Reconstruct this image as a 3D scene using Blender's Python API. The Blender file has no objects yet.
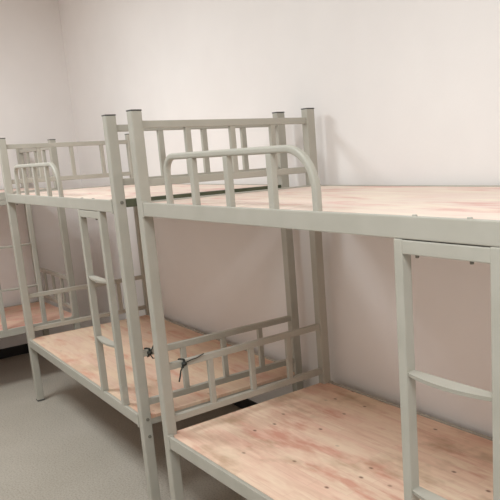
import bpy, bmesh, math, random
from mathutils import Vector, Matrix
random.seed(4)
sc = bpy.context.scene
COL = sc.collection
PI = math.pi

# ------------------------------------------------------------------ materials
def new_mat(name):
    m = bpy.data.materials.new(name)
    m.use_nodes = True
    nt = m.node_tree
    b = nt.nodes['Principled BSDF']
    return m, nt, b

def N(nt, kind, **kw):
    n = nt.nodes.new(kind)
    for k, v in kw.items():
        setattr(n, k, v)
    return n

def ramp(nt, fac, stops):
    r = N(nt, 'ShaderNodeValToRGB')
    els = r.color_ramp.elements
    while len(els) < len(stops):
        els.new(0.5)
    for e, (p, c) in zip(els, stops):
        e.position = p
        e.color = (*c, 1)
    nt.links.new(fac, r.inputs['Fac'])
    return r.outputs['Color']

def mixc(nt, fac, a, b, mode='MIX'):
    m = N(nt, 'ShaderNodeMix', data_type='RGBA', blend_type=mode)
    if isinstance(fac, (int, float)):
        m.inputs[0].default_value = fac
    else:
        nt.links.new(fac, m.inputs[0])
    for s, i in ((a, 6), (b, 7)):
        if isinstance(s, tuple):
            m.inputs[i].default_value = (*s, 1)
        else:
            nt.links.new(s, m.inputs[i])
    return m.outputs[2]

def noise(nt, scale, detail=3, rough=0.55, vec=None, stretch=None):
    n = N(nt, 'ShaderNodeTexNoise')
    n.inputs['Scale'].default_value = scale
    n.inputs['Detail'].default_value = detail
    n.inputs['Roughness'].default_value = rough
    if vec is None:
        vec = N(nt, 'ShaderNodeTexCoord').outputs['Object']
    if stretch:
        mp = N(nt, 'ShaderNodeMapping')
        mp.inputs['Scale'].default_value = stretch
        nt.links.new(vec, mp.inputs['Vector'])
        vec = mp.outputs['Vector']
    nt.links.new(vec, n.inputs['Vector'])
    return n.outputs['Fac']

def bump(nt, b, fac, strength, dist):
    bp = N(nt, 'ShaderNodeBump')
    bp.inputs['Strength'].default_value = strength
    bp.inputs['Distance'].default_value = dist
    nt.links.new(fac, bp.inputs['Height'])
    nt.links.new(bp.outputs['Normal'], b.inputs['Normal'])

def mottled(name, c1, c2, scale, rough, bumps=None, spec=0.4, detail=3):
    m, nt, b = new_mat(name)
    f = noise(nt, scale, detail)
    nt.links.new(ramp(nt, f, [(0.3, c1), (0.7, c2)]), b.inputs['Base Color'])
    b.inputs['Roughness'].default_value = rough
    b.inputs['Specular IOR Level'].default_value = spec
    if bumps:
        bump(nt, b, noise(nt, bumps[0], 4), bumps[1], bumps[2])
    return m

WALL = mottled('wall_plaster', (0.805, 0.762, 0.742), (0.835, 0.795, 0.775), 2.5, 0.85, (60, 0.12, 0.004), 0.2)
CEIL = mottled('ceiling_plaster', (0.80, 0.78, 0.75), (0.83, 0.81, 0.78), 2.0, 0.9, None, 0.2)
STEEL = mottled('painted_steel', (0.39, 0.367, 0.312), (0.435, 0.41, 0.355), 7.0, 0.42, (90, 0.05, 0.002), 0.45)
GREEN = mottled('dark_green_bar', (0.075, 0.085, 0.05), (0.11, 0.115, 0.07), 9.0, 0.5)  # darker olive tone for one upper end bar
CAP = mottled('grey_plastic_cap', (0.07, 0.068, 0.065), (0.10, 0.097, 0.09), 20, 0.55)
BOLT = mottled('dull_bolt_steel', (0.16, 0.15, 0.12), (0.22, 0.205, 0.17), 40, 0.4)
STRIP = mottled('dark_rubber_strip', (0.012, 0.014, 0.012), (0.03, 0.034, 0.028), 30, 0.55)
BASE = mottled('black_tile', (0.012, 0.011, 0.011), (0.022, 0.02, 0.019), 12, 0.5)

def floor_mat():
    m, nt, b = new_mat('speckled_floor')
    big = noise(nt, 1.6, 4)
    base = ramp(nt, big, [(0.3, (0.36, 0.32, 0.265)), (0.7, (0.42, 0.375, 0.32))])
    fine = noise(nt, 110, 2, 0.6)
    sp = ramp(nt, fine, [(0.33, (0.78, 0.78, 0.78)), (0.5, (1, 1, 1)), (0.68, (1.1, 1.1, 1.1))])
    c = mixc(nt, 1.0, base, sp, 'MULTIPLY')
    nt.links.new(c, b.inputs['Base Color'])
    b.inputs['Roughness'].default_value = 0.5
    b.inputs['Specular IOR Level'].default_value = 0.35
    return m
FLOOR = floor_mat()

def plywood(name, pale, pink, deep, seed, knots=0.5):
    """pale peach and pink jointed board, strips running along the bed"""
    m, nt, b = new_mat(name)
    tc = N(nt, 'ShaderNodeTexCoord').outputs['Object']
    off = N(nt, 'ShaderNodeMapping')
    off.inputs['Location'].default_value = (seed * 3.1, seed * 1.7, seed)
    nt.links.new(tc, off.inputs['Vector'])
    v = off.outputs['Vector']
    br = N(nt, 'ShaderNodeTexBrick')
    br.offset = 0.37
    br.inputs['Color1'].default_value = (*pale, 1)
    br.inputs['Color2'].default_value = (*pink, 1)
    br.inputs['Mortar'].default_value = (*[c * 0.82 for c in pink], 1)
    br.inputs['Scale'].default_value = 1.0
    br.inputs['Mortar Size'].default_value = 0.0012
    br.inputs['Brick Width'].default_value = 0.42
    br.inputs['Row Height'].default_value = 0.052
    br.inputs['Bias'].default_value = 0.0
    nt.links.new(v, br.inputs['Vector'])
    grain = noise(nt, 6, 5, 0.65, v, (0.8, 9, 1))
    blot = noise(nt, 2.3, 3, 0.5, v, (0.8, 2.2, 1))
    c = mixc(nt, 0.5, br.outputs['Color'], ramp(nt, blot, [(0.33, pink), (0.62, pale)]))
    c = mixc(nt, ramp(nt, grain, [(0.42, (0, 0, 0)), (0.72, (0.62, 0.62, 0.62))]), c, deep)
    st = noise(nt, 3.5, 4, 0.6, v, (0.9, 3.2, 1))
    c = mixc(nt, ramp(nt, st, [(0.52, (0, 0, 0)), (0.66, (0.75, 0.75, 0.75))]), c, (deep[0]*0.95, deep[1]*0.72, deep[2]*0.72))
    # small dark knots
    vo = N(nt, 'ShaderNodeTexVoronoi')
    vo.voronoi_dimensions = '2D'
    vo.inputs['Scale'].default_value = 6.0
    mp = N(nt, 'ShaderNodeMapping')
    mp.inputs['Scale'].default_value = (0.8, 1.3, 0.01)
    nt.links.new(v, mp.inputs['Vector'])
    nt.links.new(mp.outputs['Vector'], vo.inputs['Vector'])
    sep = N(nt, 'ShaderNodeSeparateColor')
    nt.links.new(vo.outputs['Color'], sep.inputs['Color'])
    some = ramp(nt, sep.outputs[0], [(0.52, (0, 0, 0)), (0.56, (1, 1, 1))])
    k = ramp(nt, vo.outputs['Distance'], [(0.022, (knots, knots, knots)), (0.065, (0, 0, 0))])
    k = mixc(nt, 1.0, k, some, 'MULTIPLY')
    c = mixc(nt, k, c, (0.16, 0.07, 0.045))
    stain = noise(nt, 2.6, 4, 0.6, v, (1.0, 1.6, 1))
    c = mixc(nt, ramp(nt, stain, [(0.54, (0, 0, 0)), (0.68, (knots*0.8,)*3)]), c, (0.40, 0.27, 0.16))
    cream = noise(nt, 4.1, 4, 0.6, v, (0.7, 2.0, 1))
    c = mixc(nt, ramp(nt, cream, [(0.50, (0, 0, 0)), (0.66, (0.6, 0.6, 0.6))]), c, tuple(min(0.9, x*1.06) for x in pale))
    nt.links.new(c, b.inputs['Base Color'])
    b.inputs['Roughness'].default_value = 0.6
    b.inputs['Specular IOR Level'].default_value = 0.3
    bump(nt, b, grain, 0.08, 0.002)
    return m

PLY_UP = plywood('pale_plywood', (0.79, 0.69, 0.57), (0.78, 0.61, 0.55), (0.71, 0.51, 0.45), 1, 0.15)
PLY_LOW1 = plywood('pink_plywood', (0.82, 0.65, 0.49), (0.79, 0.50, 0.39), (0.62, 0.36, 0.26), 2, 0.85)
PLY_LOW2 = plywood('peach_plywood', (0.72, 0.56, 0.40), (0.69, 0.46, 0.37), (0.63, 0.40, 0.28), 3, 0.35)
PLY_LOW3 = plywood('rosy_plywood', (0.76, 0.56, 0.40), (0.74, 0.43, 0.36), (0.62, 0.32, 0.26), 5, 0.3)

# ------------------------------------------------------------------ mesh helpers
def box(bm, x0, x1, y0, y1, z0, z1, bev=0.003):
    vs = [bm.verts.new((x, y, z)) for x in (x0, x1) for y in (y0, y1) for z in (z0, z1)]
    q = [(0, 1, 3, 2), (4, 6, 7, 5), (0, 4, 5, 1), (2, 3, 7, 6), (0, 2, 6, 4), (1, 5, 7, 3)]
    fs = [bm.faces.new([vs[i] for i in f]) for f in q]
    if bev:
        es = list({e for f in fs for e in f.edges})
        bmesh.ops.bevel(bm, geom=es, offset=bev, segments=2, profile=0.6, affect='EDGES')

def sweep(bm, pts, w, h, up=(0, 0, 1), seg=10, closed_profile=None):
    """sweep a rounded-rectangle profile along pts; w is along the side axis, h along the normal"""
    pts = [Vector(p) for p in pts]
    prof = []
    r = min(w, h) * 0.32
    for cx, cy, a0 in ((w/2-r, h/2-r, 0), (-w/2+r, h/2-r, PI/2), (-w/2+r, -h/2+r, PI), (w/2-r, -h/2+r, 3*PI/2)):
        for k in range(4):
            a = a0 + k * PI / 6
            prof.append((cx + r*math.cos(a), cy + r*math.sin(a)))
    side = Vector(up)
    rings = []
    n = len(pts)
    for i, p in enumerate(pts):
        t = (pts[min(i+1, n-1)] - pts[max(i-1, 0)]).normalized()
        s = (side - side.dot(t) * t).normalized()
        nrm = t.cross(s)
        rings.append([bm.verts.new(p + s*a + nrm*b_) for a, b_ in prof])
    m = len(prof)
    for a, b_ in zip(rings, rings[1:]):
        for j in range(m):
            bm.faces.new((a[j], a[(j+1) % m], b_[(j+1) % m], b_[j]))
    bm.faces.new(rings[0][::-1])
    bm.faces.new(rings[-1])

def cyl(bm, c, axis, r, h, seg=12):
    rot = Vector((0, 0, 1)).rotation_difference(Vector(axis)).to_matrix().to_4x4()
    bmesh.ops.create_cone(bm, cap_ends=True, segments=seg, radius1=r, radius2=r*0.8, depth=h,
                          matrix=Matrix.Translation(c) @ rot)

def obj(name, bm, mat, parent=None):
    bmesh.ops.recalc_face_normals(bm, faces=bm.faces)
    me = bpy.data.meshes.new(name)
    bm.to_mesh(me)
    bm.free()
    me.materials.append(mat)
    o = bpy.data.objects.new(name, me)
    COL.objects.link(o)
    o.parent = parent
    return o

def one(name, mat, parent, *a, bev=0.003):
    bm = bmesh.new()
    box(bm, *a, bev=bev)
    return obj(name, bm, mat, parent)

def struct(name, bm, mat):
    o = obj(name, bm, mat)
    o['kind'] = 'structure'
    return o

# ------------------------------------------------------------------ the room
LW = -3.60            # face of the end wall
RW = 4.40
FW = -3.20
CH = 3.12
SL = -0.026            # the long wall runs a little out of square with the front bunk
def wy(x): return 0.939 + SL * x

def prism(name, quad, z0, z1, mat):
    bm = bmesh.new()
    lo = [bm.verts.new((x, y, z0)) for x, y in quad]
    hi = [bm.verts.new((x, y, z1)) for x, y in quad]
    n = len(quad)
    bm.faces.new(lo[::-1]); bm.faces.new(hi)
    for i in range(n):
        bm.faces.new((lo[i], lo[(i+1) % n], hi[(i+1) % n], hi[i]))
    return struct(name, bm, mat)

T = 0.12
prism('floor', [(LW-T, FW-T), (RW+T, FW-T), (RW+T, 1.3), (LW-T, 1.3)], -0.1, 0, FLOOR)
prism('ceiling', [(LW-T, FW-T), (RW+T, FW-T), (RW+T, 1.3), (LW-T, 1.3)], CH, CH+0.1, CEIL)
prism('wall_back', [(LW-T, wy(LW-T)), (RW+T, wy(RW+T)), (RW+T, wy(RW+T)+T), (LW-T, wy(LW-T)+T)], 0, CH, WALL)
prism('wall_left', [(LW-T, FW), (LW, FW), (LW, wy(LW)), (LW-T, wy(LW))], 0, CH, WALL)
prism('wall_right', [(RW, FW), (RW+T, FW), (RW+T, wy(RW)), (RW, wy(RW))], 0, CH, WALL)
prism('wall_front', [(LW-T, FW-T), (RW+T, FW-T), (RW+T, FW), (LW-T, FW)], 0, CH, WALL)
prism('baseboard_back', [(LW, wy(LW)-0.010), (RW, wy(RW)-0.010), (RW, wy(RW)), (LW, wy(LW))], 0, 0.085, BASE)
prism('baseboard_left', [(LW, FW), (LW+0.010, FW), (LW+0.010, wy(LW)-0.011), (LW, wy(LW)-0.011)], 0, 0.085, BASE)

# ------------------------------------------------------------------ bunk beds
L, W, P = 1.96, 0.86, 0.045
H = P / 2
HT, ZU, ZL = 1.80, 1.441, 0.450         # post height, top of upper and lower frames
ZT, Z2, Z3, Z4 = 1.743, 1.516, 0.743, 0.511

def arc(cx, cz, r, a0, a1, y, n=8):
    return [(cx + r*math.cos(a0+(a1-a0)*k/n), y, cz + r*math.sin(a0+(a1-a0)*k/n)) for k in range(n+1)]

def make_bed(loc, rz, label, board_up, board_low, end_bar_mat, bolts=(), gdx=0.0, ldx=0.0):
    t = bpy.data.objects.new('bunk_bed', None)
    COL.objects.link(t)
    t.location = loc
    t.rotation_euler = (0, 0, rz)
    t['label'] = label
    t['category'] = 'bunk bed'
    t['group'] = 'steel bunk beds round the room'
    # posts with a plastic cap on top and a foot below
    for x in (0, L):
        for y in (0, W):
            p = one('post', STEEL, t, x-H, x+H, y-H, y+H, 0.006, HT-0.005, bev=0.005)
            bm = bmesh.new()
            box(bm, x-H-0.0005, x+H+0.0005, y-H-0.0005, y+H+0.0005, HT-0.0055, HT, bev=0.0015)
            obj('end_cap', bm, CAP, p)
            bm = bmesh.new()
            box(bm, x-H-0.001, x+H+0.001, y-H-0.001, y+H+0.001, 0, 0.010, bev=0.002)
            obj('foot_cap', bm, CAP, p)
            if (x > 0, y > 0) == (True, False):
                for z in bolts:
                    bm = bmesh.new()
                    cyl(bm, (x+H+0.002, y+0.004, z), (1, 0, 0), 0.0085, 0.007)
                    obj('bolt', bm, BOLT, p)
    # frames of the two decks
    for lev, z, hh in (('up', ZU, 0.054), ('low', ZL, 0.054)):
        for y, s in ((0, -1), (W, 1)):
            bm = bmesh.new()
            ya, yb = sorted((y + s*H, y + s*(H-0.016)))
            box(bm, H, L-H, ya, yb, z-hh, z)                      # upright flange
            ya, yb = sorted((y + s*(H-0.014), y + s*(H-0.045)))
            box(bm, H, L-H, ya, yb, z-hh, z-hh+0.006, bev=0.001)  # inner flange
            for x, d in ((H, 1), (L-H, -1)):                      # hooked end plates
                xa, xb = sorted((x, x + d*0.014))
                box(bm, xa, xb, min(y, y+s*(H+0.003)), max(y, y+s*(H+0.003)), z-hh-0.004, z+0.004, bev=0.0015)
            obj('side_rail', bm, STEEL, t)
        for x in (0, L):
            m = end_bar_mat if (lev == 'up' and x == L) else STEEL
            if lev == 'up':
                e = one('end_bar', m, t, x-0.014, x+0.014, H, W-H, z-0.034, z+0.001)
            else:
                e = one('end_bar', m, t, x-0.008, x+0.008, H, W-H, z-0.050, z-0.0205)
            if m is not STEEL:
                e['label'] = 'dark green end bar'
        bd = board_up if lev == 'up' else board_low
        b_ = one('bed_board', bd, t, *((0.0145, L-0.0145) if lev == 'up' else (-0.011, L+0.011)), -H+0.0205, W+H-0.0168, z-0.020, z-0.004, bev=0.0015)
        b_['label'] = 'pinkish jointed plywood board'
        for k in range(4):                                         # slats carrying the board
            x = L*(k+1)/5
            one('cross_bar', STEEL, t, x-0.014, x+0.014, -H+0.0165, W+H-0.0165, z-0.046, z-0.0205, bev=0.002)
    # headboards at both ends of both decks
    for x in (0, L):
        for za, zb in ((ZT, Z2), (Z3, Z4)):
            bm = bmesh.new()
            for z in (za, zb):
                box(bm, x-0.0125, x+0.0125, H-0.002, W-H+0.002, z-0.0145, z+0.0145)
            hb = obj('headboard', bm, STEEL, t)
            for y in (0.222, 0.437, 0.648):
                one('spindle', STEEL, hb, x-0.010, x+0.010, y-0.0125, y+0.0125, zb+0.0135, za-0.0135, bev=0.0025)
    # arched guard rail of the upper deck
    yg = -0.004
    x0, x1, zg = 0.226+gdx, 1.108+gdx, 1.612
    ra, rb = 0.06, 0.125
    pts = [(x0, yg, ZU-0.01), (x0, yg, ZU+0.06)] + arc(x0+ra, zg-ra, ra, PI, PI/2, yg) \
        + [(0.45, yg, zg), (0.7, yg, zg)] + arc(x1-rb, zg-rb, rb, PI/2, 0, yg, 12) + [(x1, yg, ZU-0.01)]
    bm = bmesh.new()
    sweep(bm, pts, 0.023, 0.023, up=(0, 1, 0))
    g = obj('guard_rail', bm, STEEL, t)
    for x in (0.428+gdx, 0.658+gdx, 0.902+gdx):
        one('spindle', STEEL, g, x-0.0135, x+0.0135, yg-0.010, yg+0.010, ZU-0.012, zg-0.010, bev=0.003)
    # ladder between the two front rails
    yf, yb = -H, -H+0.030
    xa, xb = 1.428+ldx, 1.709+ldx
    zt_, zb_ = ZU-0.0545, ZL-0.02
    bm = bmesh.new()
    box(bm, xa, xa+0.028, yf-0.001, yb, zb_, zt_)
    box(bm, xb, xb+0.030, yf-0.001, yb, zb_, zt_)
    box(bm, xa+0.027, xb+0.001, yf, yb-0.001, zt_-0.036, zt_-0.002)
    ld = obj('ladder', bm, STEEL, t)
    for z in (1.057, 0.744):
        bm = bmesh.new()
        n = 12
        top, bot, top_b, bot_b = [], [], [], []
        for k in range(n+1):
            u = k / n
            x = xa + 0.026 + (xb - xa - 0.024) * u
            bow = 0.8*math.sin(PI*u)**0.8
            y = yf + 0.002 - 0.016 * bow
            top.append(bm.verts.new((x, y, z - 0.004*bow)))
            bot.append(bm.verts.new((x, y + 0.002, z - 0.010 - 0.005*bow)))
            top_b.append(bm.verts.new((x, yb-0.001, z - 0.002*bow)))
            bot_b.append(bm.verts.new((x, yb-0.001, z - 0.010 - 0.004*bow)))
        for k in range(n):
            bm.faces.new((top[k], top[k+1], top_b[k+1], top_b[k]))
            bm.faces.new((bot[k], bot_b[k], bot_b[k+1], bot[k+1]))
            bm.faces.new((top[k], bot[k], bot[k+1], top[k+1]))
            bm.faces.new((top_b[k], top_b[k+1], bot_b[k+1], bot_b[k]))
        for k in (0, n):
            bm.faces.new((top[k], top_b[k], bot_b[k], bot[k]))
        obj('rung', bm, STEEL, ld)
    for x in (1.492+ldx, 1.652+ldx):
        bm = bmesh.new()
        cyl(bm, (x, yf+0.008, ZU), (0, 0, 1), 0.0075, 0.007)
        obj('hanging_bolt', bm, STEEL, ld)
        bm = bmesh.new()
        cyl(bm, (x, yf+0.012, zt_-0.039), (0, 0, -1), 0.0055, 0.009)
        obj('hanging_bolt', bm, BOLT, ld)
    return t

A2 = -0.03
make_bed((0, 0, 0), 0, 'large grey steel bunk bed whose arched guard rail and pink lower board show in full',
         PLY_UP, PLY_LOW1, STEEL, gdx=0.013)
make_bed((-2.2335, 0.067, 0.002), A2, 'middle grey steel bunk bed with dark green end bar and bare floor beside it',
         PLY_UP, PLY_LOW2, GREEN, bolts=(0.435, 0.352, 1.43), gdx=0.045, ldx=0.024)
make_bed((-2.68, 0.527-L, 0), PI/2, 'grey steel bunk bed set crosswise against the end wall behind the middle bunk',
         PLY_UP, PLY_LOW3, STEEL)

# ------------------------------------------------------------------ strips knotted on the end rails
def strip(loc, rz, label, tails):
    """a loop round the rail (rail along local y, centre at origin), a knot and tails"""
    bm = bmesh.new()
    r = 0.0185
    ring = []
    for k in range(21):
        a = 2*PI*k/20
        c, s = math.cos(a), math.sin(a)
        q = max(abs(c), abs(s))
        ring.append((r*c/q*0.92, 0.004*math.sin(2*a), r*s/q))
    sweep(bm, ring, 0.011, 0.003, up=(0, 1, 0))
    lo = obj('tied_strip', bm, STRIP)
    lo.location = loc
    lo.rotation_euler = (0, 0, rz)
    bm = bmesh.new()
    bmesh.ops.create_icosphere(bm, subdivisions=2, radius=0.011, matrix=Matrix.Translation((0.024, 0, 0.002)) @ Matrix.Diagonal((0.8, 1.1, 1, 1)))
    for v in bm.verts:
        v.co += Vector((math.sin(v.co.z*400), math.sin(v.co.x*500), math.sin(v.co.y*450))) * 0.0012
    obj('knot', bm, STRIP, lo)
    for tl in tails:
        bm = bmesh.new()
        sweep(bm, tl, 0.010, 0.003, up=(1, 0, 0.2))
        obj('loose_end', bm, STRIP, lo)
    lo['label'] = label
    lo['category'] = 'strip'
    lo['group'] = 'dark strips tied on the bunk end rails'
    return lo

strip((0, 0.088, Z3), 0, 'dark strip knotted on the lower end rail of the large bunk bed',
      [[(0.024, 0.004, 0.006), (0.026, 0.03, 0.012), (0.024, 0.06, 0.014), (0.023, 0.095, 0.024)],
       [(0.024, -0.004, -0.002), (0.030, -0.022, -0.022), (0.034, -0.030, -0.045), (0.036, -0.038, -0.066)]])
strip((-0.2735, 0.008+0.050, Z3+0.002), A2, 'dark strip knotted on the middle bunk end rail between two posts',
      [[(0.024, 0.002, 0.004), (0.026, 0.012, 0.018), (0.025, 0.022, 0.034)],
       [(0.024, 0.0, -0.004), (0.028, 0.010, -0.026), (0.026, 0.035, -0.030), (0.025, 0.06, -0.028)]])

# ------------------------------------------------------------------ light
def area(name, loc, sx, sy, power, col):
    l = bpy.data.lights.new(name, 'AREA')
    l.shape = 'RECTANGLE'
    l.size, l.size_y = sx, sy
    l.energy = power
    l.color = col
    o = bpy.data.objects.new(name, l)
    COL.objects.link(o)
    o.location = loc
    return o

for lx, ly, pw in ((-1.7, -1.1, 78), (0.5, -1.1, 28), (2.6, -1.1, 80)):  # outer two are ceiling lamps; the middle one is added fill softening their shadows
    area('ceiling_lamp_or_fill', (lx, ly, CH-0.05), 0.85, 0.8, pw, (0.925, 1.005, 1.03))

w = bpy.data.worlds.new('world')
sc.world = w
w.use_nodes = True
w.node_tree.nodes['Background'].inputs['Color'].default_value = (0.9, 0.93, 1, 1)
w.node_tree.nodes['Background'].inputs['Strength'].default_value = 0.3

# ------------------------------------------------------------------ camera
F, PPX, PPY = 670.405, 81.909, 32.885
yaw, pitch, roll = 0.88681, -0.19565, -0.05970
fw = Vector((-math.sin(yaw)*math.cos(pitch), math.cos(yaw)*math.cos(pitch), math.sin(pitch)))
rt = Vector((math.cos(yaw), math.sin(yaw), 0))
up = rt.cross(fw)
R = math.cos(roll)*rt + math.sin(roll)*up
U = -math.sin(roll)*rt + math.cos(roll)*up
cam = bpy.data.cameras.new('camera')
co = bpy.data.objects.new('camera', cam)
COL.objects.link(co)
cam.sensor_fit = 'HORIZONTAL'
cam.sensor_width = 36
cam.lens = 36 * F / 500
cam.shift_x = -PPX / 500
cam.shift_y = PPY / 500
cam.clip_start = 0.02
M = Matrix((R, U, -fw)).transposed().to_4x4()
M.translation = Vector((2.5613, -1.1435, 1.6018))
co.matrix_world = M
sc.camera = co

sc.view_settings.view_transform = 'Standard'
sc.view_settings.look = 'None'
sc.view_settings.exposure = -0.45
sc.cycles.diffuse_bounces = 8
sc.cycles.max_bounces = 12
